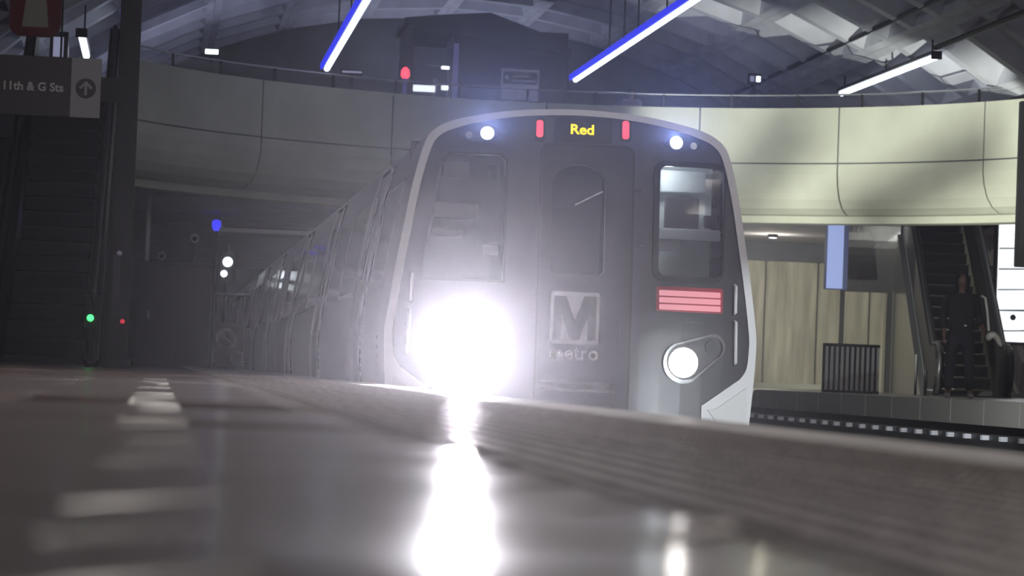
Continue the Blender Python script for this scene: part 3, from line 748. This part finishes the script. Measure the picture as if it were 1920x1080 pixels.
MB().prism(circ(cx_, cz_, .143, 24), XZ(-.005), 0, .004).build('disc', mat('sign_grey', (.2, .2, .21), .6), ps)
man = MB().prism(circ(cx_ + .02, cz_ + .09, .03, 12), XZ(-.012), 0, .006).prism([(cx_ - .03, cz_ + .05), (cx_ + .06, cz_ + .05), (cx_ + .05, cz_ - .02), (cx_ + .07, cz_ - .11), (cx_ + .03, cz_ - .11), (cx_ + .01, cz_ - .03), (cx_ - .05, cz_ - .11), (cx_ - .08, cz_ - .09), (cx_ - .02, cz_ - .02)], XZ(-.012), 0, .006)
man.build('figure', DARKP, ps)
MB().prism([(cx_ - .12, cz_ + .10), (cx_ - .10, cz_ + .12), (cx_ + .12, cz_ - .10), (cx_ + .10, cz_ - .12)], XZ(-.018), 0, .005).build('slash', GREYP, ps)
c2_ = atY(444, 671, 52.8); MB().prism([rrect(c2_.x - ps.location.x - .1, c2_.z - ps.location.z - .11, c2_.x - ps.location.x + .1, c2_.z - ps.location.z + .11, .03), rrect(c2_.x - ps.location.x - .085, c2_.z - ps.location.z - .095, c2_.x - ps.location.x + .085, c2_.z - ps.location.z + .095, .025)], XZ(-.01), 0, .008).build('square_outline', GREYP, ps)

# ------------------------------------------------------------------ mezzanine fittings
DZ = 4.4
KY = 63.5
k0, k1 = atY(762, 180, KY), atY(1062, 180, KY)
kt_ = atY(900, 24, KY).z - DZ
ks = thing('station_kiosk', 'large dark station kiosk on the mezzanine behind the train roof', 'kiosk', ((k0.x + k1.x) / 2, KY, DZ))
hw = (k1.x - k0.x) / 2
wl0 = atY(775, 100, KY).x - ks.location.x; wl1 = atY(852, 100, KY).x - ks.location.x
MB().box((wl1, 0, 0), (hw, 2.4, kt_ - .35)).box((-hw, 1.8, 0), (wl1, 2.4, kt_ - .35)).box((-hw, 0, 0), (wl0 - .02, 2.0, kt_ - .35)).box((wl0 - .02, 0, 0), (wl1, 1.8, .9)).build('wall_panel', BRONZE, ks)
MB().prism([(-hw - .1, kt_ - .35), (hw + .05, kt_ - .85), (hw + .05, kt_ - .70), (hw * .6, kt_ - .35), (0, kt_), (-hw * .7, kt_ - .12), (-hw - .1, kt_ - .2)], XZ(0), -.15, 2.6).build('roof', BLACK, ks)
MB().box((wl0, .02, .9), (wl1, .05, kt_ - .8)).build('window', CLEAR, ks)
MB().box((wl1 - .02, -.05, 0), (wl1 + .09, .0, kt_ - .7)).build('corner_post', mat('blue_lit_steel', (.28, .26, .5), .4, .3), ks)  # violet base colour carries the blue light seen on this post
for px_, py_, dx, dz, mm, nm in ((795, 166, .24, .07, E_WHITE, 'desk_screen'), (835, 127, .09, .035, E_WHITE, 'desk_lamp'), (834, 165, .08, .05, E_WHITE, 'desk_lamp')):
    q = atY(px_, py_, KY + .3); MB().cbox((q.x - ks.location.x, .3, q.z - DZ), (dx * 2, .06, dz * 2)).build(nm, mm, ks, bevel=.01)
q = atY(817, 147, KY + .3); MB().tube([(q.x - ks.location.x, .35, .9), (q.x - ks.location.x, .35, q.z - DZ)], .05, 10).build('desk_phone', STEEL, ks)
q = atY(840, 126, KY + .3); MB().tube([(q.x - ks.location.x, .3, .9), (q.x - ks.location.x, .3, q.z - DZ), (q.x - ks.location.x - .45, .3, q.z - DZ + .02)], .012, 6).build('lamp_arm', STEEL, ks)
q = atY(760, 137, KY - .5)
rdl = thing('red_beacon', 'glowing red lamp on a post at the left kiosk corner', 'light', (q.x, KY - .5, DZ))
MB().tube([(0, 0, 0), (0, 0, q.z - DZ - .1)], .045, 8).build('post', mat('blue_lit_post', (.08, .07, .35), .5), rdl)  # blue light on the post is put into its base colour
MB().tube([(0, 0, q.z - DZ - .12), (0, 0, q.z - DZ - .06), (0, 0, q.z - DZ + .06), (0, 0, q.z - DZ + .13)], [.05, .1, .09, .03], 12).build('lamp_globe', E_RED, rdl, smooth=True)
s0, s1 = atY(939, 186, 60.0), atY(1011, 132, 60.0)
ns = thing('notice_board', 'notice board with dark header and two pale sheets in front of kiosk', 'sign', ((s0.x + s1.x) / 2, 60.0, DZ))
sw = (s1.x - s0.x) / 2; a, b = s0.z - DZ, s1.z - DZ
MB().box((-sw, 0, a), (sw, .05, b)).build('frame', GREYP, ns)
MB().box((-.25, .0, 0), (-.2, .05, a)).box((.2, 0, 0), (.25, .05, a)).build('leg', STEELD, ns)
MB().box((-sw + .03, -.01, b - (b - a) * .48), (sw - .03, 0, b - .05)).build('header', SIGNB, ns)
MB().prism(circ(-sw + .11, b - .17, .045, 14), XZ(-.016), 0, .005).build('header_mark', GREYP, ns)
for k, (e0, e1) in enumerate(((-.42, .55), (-.42, .85))):
    MB().box((sw * e0, -.016, b - .16 - k * .09), (sw * e1, -.011, b - .13 - k * .09)).build('header_line', GREYP, ns)
PS = mat('notice_sheet', (.88, .86, .95), .6)
MB().box((-sw + .03, -.01, a + .02), (-sw * .25, 0, a + (b - a) * .42)).build('sheet', PS, ns)
MB().box((-sw * .2, -.01, a + .02), (sw - .03, 0, a + (b - a) * .42)).build('sheet', PS, ns)
for px_, py_, Y_, dx, dz, lab, nm in ((397, 97, 64, .14, .05, 'small pale rectangular wall lamp above the left balcony', 'wall_lamp'), (1416, 148, 64, .12, .09, 'small twin-lens wall lamp behind the railing at right', 'wall_lamp'), (660, 135, 65, .22, .02, 'thin horizontal strip lamp beneath the left tube light end', 'strip_lamp')):
    q = atY(px_, py_, Y_)
    t = thing(nm, lab, 'light', (q.x, Y_, DZ))
    MB().tube([(0, .12, 0), (0, .12, q.z - DZ)], .03, 8).build('post', BLACK, t)
    MB().box((-dx - .03, 0, q.z - DZ - dz - .03), (dx + .03, .14, q.z - DZ + dz + .03)).build('housing', BLACK, t)
    if px_ == 1416:
        for s in (-1, 1): MB().cbox((s * .07, -.01, q.z - DZ), (.09, .02, .12)).build('lens', E_PALE if s < 0 else E_WHITE, t)
    else: MB().box((-dx, -.02, q.z - DZ - dz), (dx, .0, q.z - DZ + dz)).build('lens', E_WHITE if px_ == 397 else E_PALE, t)
q = atY(1185, 185, 59.0)
fg = thing('fare_gate', 'shiny steel fare gate top glinting behind the handrail', 'gate', (q.x, 59.0, DZ))
MB().box((-.22, 0, 0), (.22, 1.4, q.z - DZ)).build('cabinet', STEEL, fg, bevel=.04)
MB().box((-.15, -.02, q.z - DZ - .2), (.15, 0, q.z - DZ - .06)).build('reader_plate', CHROME, fg)

# ------------------------------------------------------------------ far platform fittings
b0, b1 = atY(1544, 738, 47.5), atY(1650, 647, 47.5)
rg = thing('barrier_grille', 'dark barrier of upright metal bars on the far platform left of the escalator', 'barrier', ((b0.x + b1.x) / 2, 47.5, 0))
hw = (b1.x - b0.x) / 2; bh = b1.z
for z_ in (0.0, bh - .05): MB().box((-hw, -.02, z_), (hw, .03, z_ + .05)).build('rail', BLACK, rg)
bm2 = MB().box((-.022, -.012, .04), (.022, .014, bh - .05)).mesh('bar'); bm2.materials.append(mat('grille_bar', (.85, .85, .8), .5))
for k in range(11):
    o = bpy.data.objects.new('bar', bm2); C.objects.link(o); o.parent = rg; o.location = (-hw + .03 + k * (2 * hw - .06) / 10, -.02, 0)
MB().box((-hw, .12, 0.0), (hw, .16, bh)).build('backing', BLACK, rg)
s0, s1 = atY(1547, 542, 57.4), atY(1585, 421, 57.4)
sc_ = thing('display_screen', 'tall pale blue lit screen hanging beside the far escalator top', 'screen', ((s0.x + s1.x) / 2, 57.4, s0.z))
sw, sh = (s1.x - s0.x) / 2, s1.z - s0.z
MB().box((-sw, 0, 0), (sw + .08, .16, sh)).build('case', mat('navy_case', (.05, .06, .15), .5), sc_)
MB().box((-sw + .02, -.012, .02), (sw - .02, 0, sh - .02)).build('screen_face', E_SCREEN, sc_)
MB().tube([(0, .08, sh), (0, .08, 3.54 - s0.z)], .03, 8).build('hanger', BLACK, sc_)
# polished bronze fascia beside the screen
f0, f1 = atY(1588, 545, 59.2), atY(1690, 412, 59.2)
fa = thing('bronze_fascia', 'curved shiny bronze fascia panel between blue screen and escalator', 'panel', ((f0.x + f1.x) / 2, 59.2, f0.z))
hw, fh = (f1.x - f0.x) / 2, f1.z - f0.z
m = MB(); n = 10; vs = []
for k in range(n + 1):
    t = k / n; yy = .5 * (1 - t) ** 2
    for s in (-hw, hw): vs += [(s, -.0 + yy, fh * t), (s, .05 + yy, fh * t)]
fs = []
for k in range(n):
    a = 4 * k; b = a + 4
    fs += [(a, a + 2, b + 2, b), (a + 1, b + 1, b + 3, a + 3), (a, b, b + 1, a + 1), (a + 2, a + 3, b + 3, b + 2)]
fs += [(0, 1, 3, 2), (4 * n, 4 * n + 2, 4 * n + 3, 4 * n + 1)]
m.add(vs, fs).build('curved_sheet', BRONZEG, fa, smooth=False)
MB().box((-hw, .5, -f0.z), (-hw + .08, .6, fh + .05)).box((hw - .1, .5, -f0.z), (hw, .6, fh + .05)).build('support_post', BLACK, fa)
# backlit map at far right
m0, m1 = atY(1866, 640, 58.0), atY(1866, 412, 58.0)
mpb = thing('backlit_map', 'glowing white map board at the far right edge beside the escalator', 'map board', (m0.x + 1.35, 58.0, 0))
MB().box((-1.4, 0, m0.z - .06), (1.4, .15, m1.z + .06)).build('frame', BLACK, mpb)
MB().box((-1.35, -.012, m0.z), (1.35, 0, m1.z)).build('lit_face', E_MAP, mpb)
for sx in (-1.1, 1.1): MB().box((sx - .05, .03, 0), (sx + .05, .12, m0.z)).build('leg', BLACK, mpb)
for i in range(5):
    zz = m0.z + .2 + i * .42; MB().prism([(-1.33, zz), (1.3, zz + random.uniform(.0, .25)), (1.3, zz + .02 + .1), (-1.33, zz + .025)], XZ(-.016), 0, .004).build('map_line', DARKP, mpb)
for i in range(6): MB().prism(circ(-1.0 + .33 * i, m0.z + .5 + (i % 3) * .35, .06, 12), XZ(-.02), 0, .006).build('map_dot', DARKP, mpb)
h0, h1 = atY(1906, 500, 44), atY(1935, 190, 44)
hs = thing('hanging_sign', 'grey-framed hanging sign cut off by the right frame edge', 'sign', (h0.x + .6, 44, h0.z))
MB().box((-.6, 0, 0), (.6, .16, h1.z - h0.z)).build('case', mat('sign_grey_metal', (.35, .36, .36), .5, .3), hs, bevel=.01)
MB().box((-.5, -.01, .28), (.5, 0, h1.z - h0.z - .05)).build('face', mat('sign_grey_face', (.2, .2, .2), .5), hs)
MB().tube([(0, .08, h1.z - h0.z), (0, .08, VZ + math.sqrt(VR ** 2 - (h0.x + .6 - VX) ** 2) - h0.z)], .03, 8).build('hanger', BLACK, hs)
# low bright stanchions at the escalator foot
q = atY(1716, 735, 51.0)
st = thing('escalator_stanchion', 'short thin metal stanchion posts at the foot of the far escalator', 'stanchion', (q.x, 51.0, 0))
MB().tube([(0, 0, 0), (0, 0, .72)], .025, 8).build('post', STEELD, st)
MB().tube([(.18, 0, 0), (.18, 0, .45)], .03, 8).build('post', STEELD, st)

# ------------------------------------------------------------------ people
def skin(name, pts, edges, m, parent, subs=1, rootv=0):
    me = bpy.data.meshes.new(name); me.from_pydata([p[:3] for p in pts], edges, [])
    o = bpy.data.objects.new(name, me); C.objects.link(o)
    md = o.modifiers.new('skin', 'SKIN'); md.use_smooth_shade = True
    for i, d in enumerate(me.skin_vertices[0].data if me.skin_vertices else []): pass
    if not me.skin_vertices:
        bm = bmesh.new(); bm.from_mesh(me); bm.verts.layers.skin.verify(); bm.to_mesh(me); bm.free()
    for i, d in enumerate(me.skin_vertices[0].data):
        r = pts[i][3]; d.radius = r if isinstance(r, tuple) else (r, r); d.use_root = (i == rootv)
    if subs: s_ = o.modifiers.new('sub', 'SUBSURF'); s_.levels = subs; s_.render_levels = subs
    dg = bpy.context.evaluated_depsgraph_get(); me2 = bpy.data.meshes.new_from_object(o.evaluated_get(dg)); me2.name = name
    bpy.data.objects.remove(o); me2.materials.clear()
    for p_ in me2.polygons: p_.use_smooth = True
    return link(name, me2, m, parent)
SKINM = mat('skin', (.18, .11, .08), .55); JACK = mat('dark_jacket', (.018, .018, .02), .85); TROU = mat('dark_trousers', (.016, .016, .024), .85)
SHOE = mat('pale_shoe', (.32, .31, .3), .6); HAIR = mat('dark_hair', (.01, .009, .009), .7); EYE_M = mat('eye', (.5, .5, .5), .3)
def person(label, loc, rz):
    t = thing('person', label, 'person', loc, rz)
    B = []; Ed = []
    def v(x, y, z, r): B.append((x, y, z, r)); return len(B) - 1
    def chain(*ids):
        for a_, b_ in zip(ids, ids[1:]): Ed.append((a_, b_))
    pel = v(0, 0, .93, .10); wst = v(0, 0, 1.10, .09); che = v(0, .01, 1.30, .13); nkb = v(0, .01, 1.46, .06); nk = v(0, -.01, 1.53, .05)
    hd = v(0, -.03, 1.60, (.078, .085)); cr = v(0, -.02, 1.70, (.072, .085)); tp2 = v(0, -.01, 1.745, .05)
    chain(pel, wst, che, nkb, nk, hd, cr, tp2)
    nose = v(0, -.115, 1.625, .014); chain(hd, nose)
    hands = []
    for s in (-1, 1):
        sh = v(s * .17, .01, 1.41, .06); el = v(s * .25, .06, 1.14, .045)
        wr_ = v(s * .23, -.06, .93, .03) if s < 0 else v(s * .30, -.10, 1.0, .03)
        d = Vector((0, -.02, -.08)) if s < 0 else Vector((.03, -.06, -.05))
        palm = v(*(Vector(B[wr_][:3]) + d), .036)
        chain(che, sh, el, wr_, palm)
        for k in range(4):
            o_ = Vector(B[palm][:3]) + Vector((0, (k - 1.5) * .019, -.02)); L = (.055, .065, .06, .045)[k]
            f1 = v(o_.x, o_.y, o_.z - .02, .009); f2 = v(o_.x - s * .008, o_.y, o_.z - .02 - L * .55, .0085); f3 = v(o_.x - s * .026, o_.y, o_.z - .02 - L, .007)
            chain(palm, f1, f2, f3)
        t1 = v(B[palm][0] - s * .01, B[palm][1] - .04, B[palm][2] + .01, .011); t2 = v(B[palm][0] - s * .02, B[palm][1] - .055, B[palm][2] - .04, .009); chain(palm, t1, t2)
        hp = v(s * .10, 0, .86, .088); kn = v(s * .13, -.02, .48, .06); an = v(s * .15, .02, .09, .04); toe = v(s * .17, -.11, .045, .035); chain(pel, hp, kn, an, toe)
    skin('body', B, Ed, SKINM, t)
    J = []; Ed2 = []
    def w2(x, y, z, r): J.append((x, y, z, r)); return len(J) - 1
    hem = w2(0, 0, .84, (.19, .14)); ws = w2(0, 0, 1.05, (.175, .135)); ch = w2(0, .01, 1.30, (.19, .14)); co = w2(0, .01, 1.47, (.09, .08))
    Ed2 += [(ws, hem), (ws, ch), (ch, co)]
    for s in (-1, 1):
        a_ = w2(s * .18, .01, 1.41, .078); b_ = w2(s * .255, .06, 1.14, .063); c_ = w2(s * .235, -.05, .95, .05) if s < 0 else w2(s * .297, -.085, 1.015, .05)
        Ed2 += [(ch, a_), (a_, b_), (b_, c_)]
    jk = skin('jacket', J, Ed2, JACK, t, rootv=1)
    MB().cbox((.06, -.155, 1.02), (.035, .01, .02)).build('zip_tag', STEEL, jk)
    T = []; Ed3 = []
    def w3(x, y, z, r): T.append((x, y, z, r)); return len(T) - 1
    pe = w3(0, 0, .93, (.165, .135)); wa = w3(0, 0, 1.06, (.14, .11)); Ed3.append((pe, wa))
    for s in (-1, 1):
        a_ = w3(s * .105, 0, .82, .105); b_ = w3(s * .132, -.02, .48, .08); c_ = w3(s * .15, .02, .10, .07); Ed3 += [(pe, a_), (a_, b_), (b_, c_)]
    skin('trousers', T, Ed3, TROU, t)
    for s in (-1, 1):
        skin('shoe', [(s * .15, .05, .05, (.045, .05)), (s * .16, -.05, .045, (.05, .045)), (s * .175, -.15, .035, (.045, .034))], [(0, 1), (1, 2)], SHOE, t, rootv=1)
    skin('hood', [(0, .04, 1.47, .09), (0, .015, 1.60, (.112, .095)), (0, .008, 1.70, (.10, .095)), (0, .0, 1.78, .05)], [(0, 1), (1, 2), (2, 3)], JACK, t, rootv=1)
    for s in (-1, 1):
        skin('eye', [(s * .03, -.103, 1.652, .010), (s * .033, -.103, 1.652, .009)], [(0, 1)], EYE_M, t, subs=0)
        skin('ear', [(s * .078, -.02, 1.65, .016), (s * .08, -.02, 1.62, .011)], [(0, 1)], SKINM, t, subs=1)
    MB().cbox((0, -.11, 1.585), (.045, .008, .008)).build('mouth', mat('lips', (.12, .05, .045), .5), t)
    return t
q = atY(1797, 747, 40.0)
person('person in dark hooded jacket and trousers waiting on the far platform', (q.x, 40.0, 0), math.radians(-14))
bg = thing('shoulder_bag', 'pale crumpled cloth bag hanging on a strap at the waiting person', 'bag', (q.x + .33, 39.78, .66))
skin('pouch', [(-.02, 0, .16, (.07, .06)), (.05, 0, .27, (.09, .07)), (.13, 0, .22, (.06, .05)), (.2, 0, .08, (.025, .03))], [(0, 1), (1, 2), (2, 3)], mat('pale_cloth', (.75, .72, .66), .9, noise=.2, nscale=14), bg)
MB().tube([(-.10, .02, .78), (-.07, -.06, .75), (-.04, -.08, .55), (-.0, -.04, .3)], .018, 6).build('strap', mat('strap_cloth', (.85, .83, .8), .8), bg)
q = atY(1187, 180, 60.5)
person('person in dark clothes standing behind the mezzanine handrail', (q.x, 60.8, DZ), math.radians(20))

# ------------------------------------------------------------------ floodlight behind the train that washes the right parapet
q = atY(1185, 700, 46.0)
fl = thing('track_floodlight', 'track-side floodlight hidden behind the train, washing the parapet', 'light', (q.x, 46.0, -1.12))
MB().box((-.2, -.15, 0), (.2, .15, .15)).tube([(0, 0, .1), (0, 0, 1.1)], .04, 8).build('stand', STEELD, fl)
tgt = Vector((13.8, 56.0, 3.7)); src = Vector((q.x, 46.0, .35))
dirv = (tgt - src).normalized(); e1 = dirv.cross(Vector((0, 0, 1))).normalized(); e2 = dirv.cross(e1)
lamp('flood_beam', 'SPOT', src, UPLIGHT, (.95, 1.0, .86), tgt, .03, 50, .3, parent=fl)
br_ = MB()
for ang, w_ in ((-1.15, .030), (-.62, .045)):
    pass
sp = src - fl.location
def baffle(p1, p2, wd_):
    a_, b_ = Vector(p1), Vector(p2); d1, d2 = (a_ - src).normalized(), (b_ - src).normalized()
    s1_, s2_ = src + d1 * .5, src + d2 * .5
    nrm = (s2_ - s1_).normalized().cross(dirv).normalized() * wd_
    return [s1_ - nrm - fl.location, s2_ - nrm - fl.location, s2_ + nrm - fl.location, s1_ + nrm - fl.location]
for p1, p2, wd_ in (((10.9, 57, 3.3), (12.9, 57, 6.0), .013), ((13.2, 56, 3.2), (15.6, 53, 4.9), .018)):
    qv = baffle(p1, p2, wd_); m = MB().add(qv + [v_ + dirv * .012 for v_ in qv], [(0, 1, 2, 3), (7, 6, 5, 4), (0, 4, 5, 1), (1, 5, 6, 2), (2, 6, 7, 3), (3, 7, 4, 0)])
    m.build('shadow_bar', BLACK, fl)  # bars added before the lamp to cast diagonal shadow bands on the parapet
for ux, uy, upw in ((0.6, 60.5, 100), (5.0, 60.5, 110), (9.8, 60.5, 80), (6.6, 68.2, 230)):
    ul = thing('uplight', 'low floor uplight added unseen behind the parapet to light the vault, %s' % {.6: 'left', 5.0: 'middle', 9.8: 'right', 6.6: 'behind the kiosk'}[ux], 'light', (ux, uy, 4.4), 0, 'added mezzanine uplights')
    MB().tube([(0, 0, 0), (0, 0, .18)], [.16, .2], 14).build('can', BLACK, ul)
    MB().tube([(0, 0, .18), (0, 0, .185)], .15, 14).build('lens', E_WHITE, ul)
    lamp('vault_fill_beam', 'SPOT', (ux, uy, 4.65), upw, (.72, .78, 1.0), (ux, uy + (3.5 if uy < 62 else 0), 8.5), .1, 120, .8, parent=ul)  # uplights added behind the parapet and kiosk to brighten vault and back wall
for tx, ty, tz, pw, ang, aim, nm in ((7.4, 15.5, -.85, 1500, 15, (4.95, 23.9, .0), 'nearer one, aimed at the train corner'), (6.3, 29.5, -.8, 500, 70, (10, 39.5, -.2), 'farther one, aimed at the far platform edge')):
    tl_ = thing('track_fill_lamp', 'low lamp box added unseen on the track bed, ' + nm, 'light', (tx, ty, -1.12), 0, 'added track bed lamps')
    MB().box((-.15, -.15, 0), (.15, .15, .2)).build('lamp_box', STEELD, tl_, bevel=.01)
    MB().box((-.12, -.12, .2), (.12, .12, .205)).build('lens', E_WHITE, tl_)
    lamp('track_fill_beam', 'SPOT', (tx, ty, tz), pw, (.88, .97, 1.0), aim, .06, ang, .6, parent=tl_)  # lamps added below the sightline to light train corner and far edge
q1, q2 = (Vector((7.5, 57.6, 5.75)) - src).normalized() * .9 + sp, (Vector((16.2, 50.5, 5.75)) - src).normalized() * .9 + sp
up_ = Vector((-.1, -.12, .6)); nv = dirv * .01
MB().add([q1, q2, q2 + up_, q1 + up_, q1 + nv, q2 + nv, q2 + up_ + nv, q1 + up_ + nv], [(0, 1, 2, 3), (7, 6, 5, 4), (0, 4, 5, 1), (1, 5, 6, 2), (2, 6, 7, 3), (3, 7, 4, 0)]).build('spill_shield', BLACK, fl)  # unseen plate added to keep the beam off the vault above the parapet
# downlights under the mezzanine on the far platform
for x, y, pw in ((12.2, 67.0, 44), (14.0, 66.5, 30), (10.6, 62.5, 35)):
    dl = thing('downlight', 'small round downlight under the mezzanine soffit, %s' % {12.2: 'over the streaked wall', 14.0: 'behind the blue screen', 10.6: 'beside the train roof'}[x], 'light', (x, y, 3.55), 0, 'soffit downlights')
    MB().tube([(0, 0, 0), (0, 0, -.08)], .12, 14).build('can', BLACK, dl)
    MB().tube([(0, 0, -.08), (0, 0, -.09)], .09, 14).build('lens', E_WHITE, dl)
    lamp('downlight_glow', 'POINT', (x, y, 3.25), pw, (1.0, .93, .74), size=.1, parent=dl)

# ------------------------------------------------------------------ haze
hz = MB().box((-6.9, -3.9, -1.0), (19.9, 73.9, 8.4)).build('haze', None)
hmv = bpy.data.materials.new('glow_haze'); hmv.use_nodes = True; nt = hmv.node_tree; nt.nodes.remove(nt.nodes['Principled BSDF'])
vs_ = nt.nodes.new('ShaderNodeVolumeScatter'); vs_.inputs['Density'].default_value = HAZE; vs_.inputs['Anisotropy'].default_value = 0.94  # scattering volume added to spread lamp glow and lift the blacks
vs_.inputs['Color'].default_value = (.93, .93, 1, 1)
nt.links.new(vs_.outputs[0], nt.nodes['Material Output'].inputs['Volume']); hz.data.materials.append(hmv)
tag(hz, 'thin pale haze added in the station air to make lamps glow', 'haze', kind='stuff')
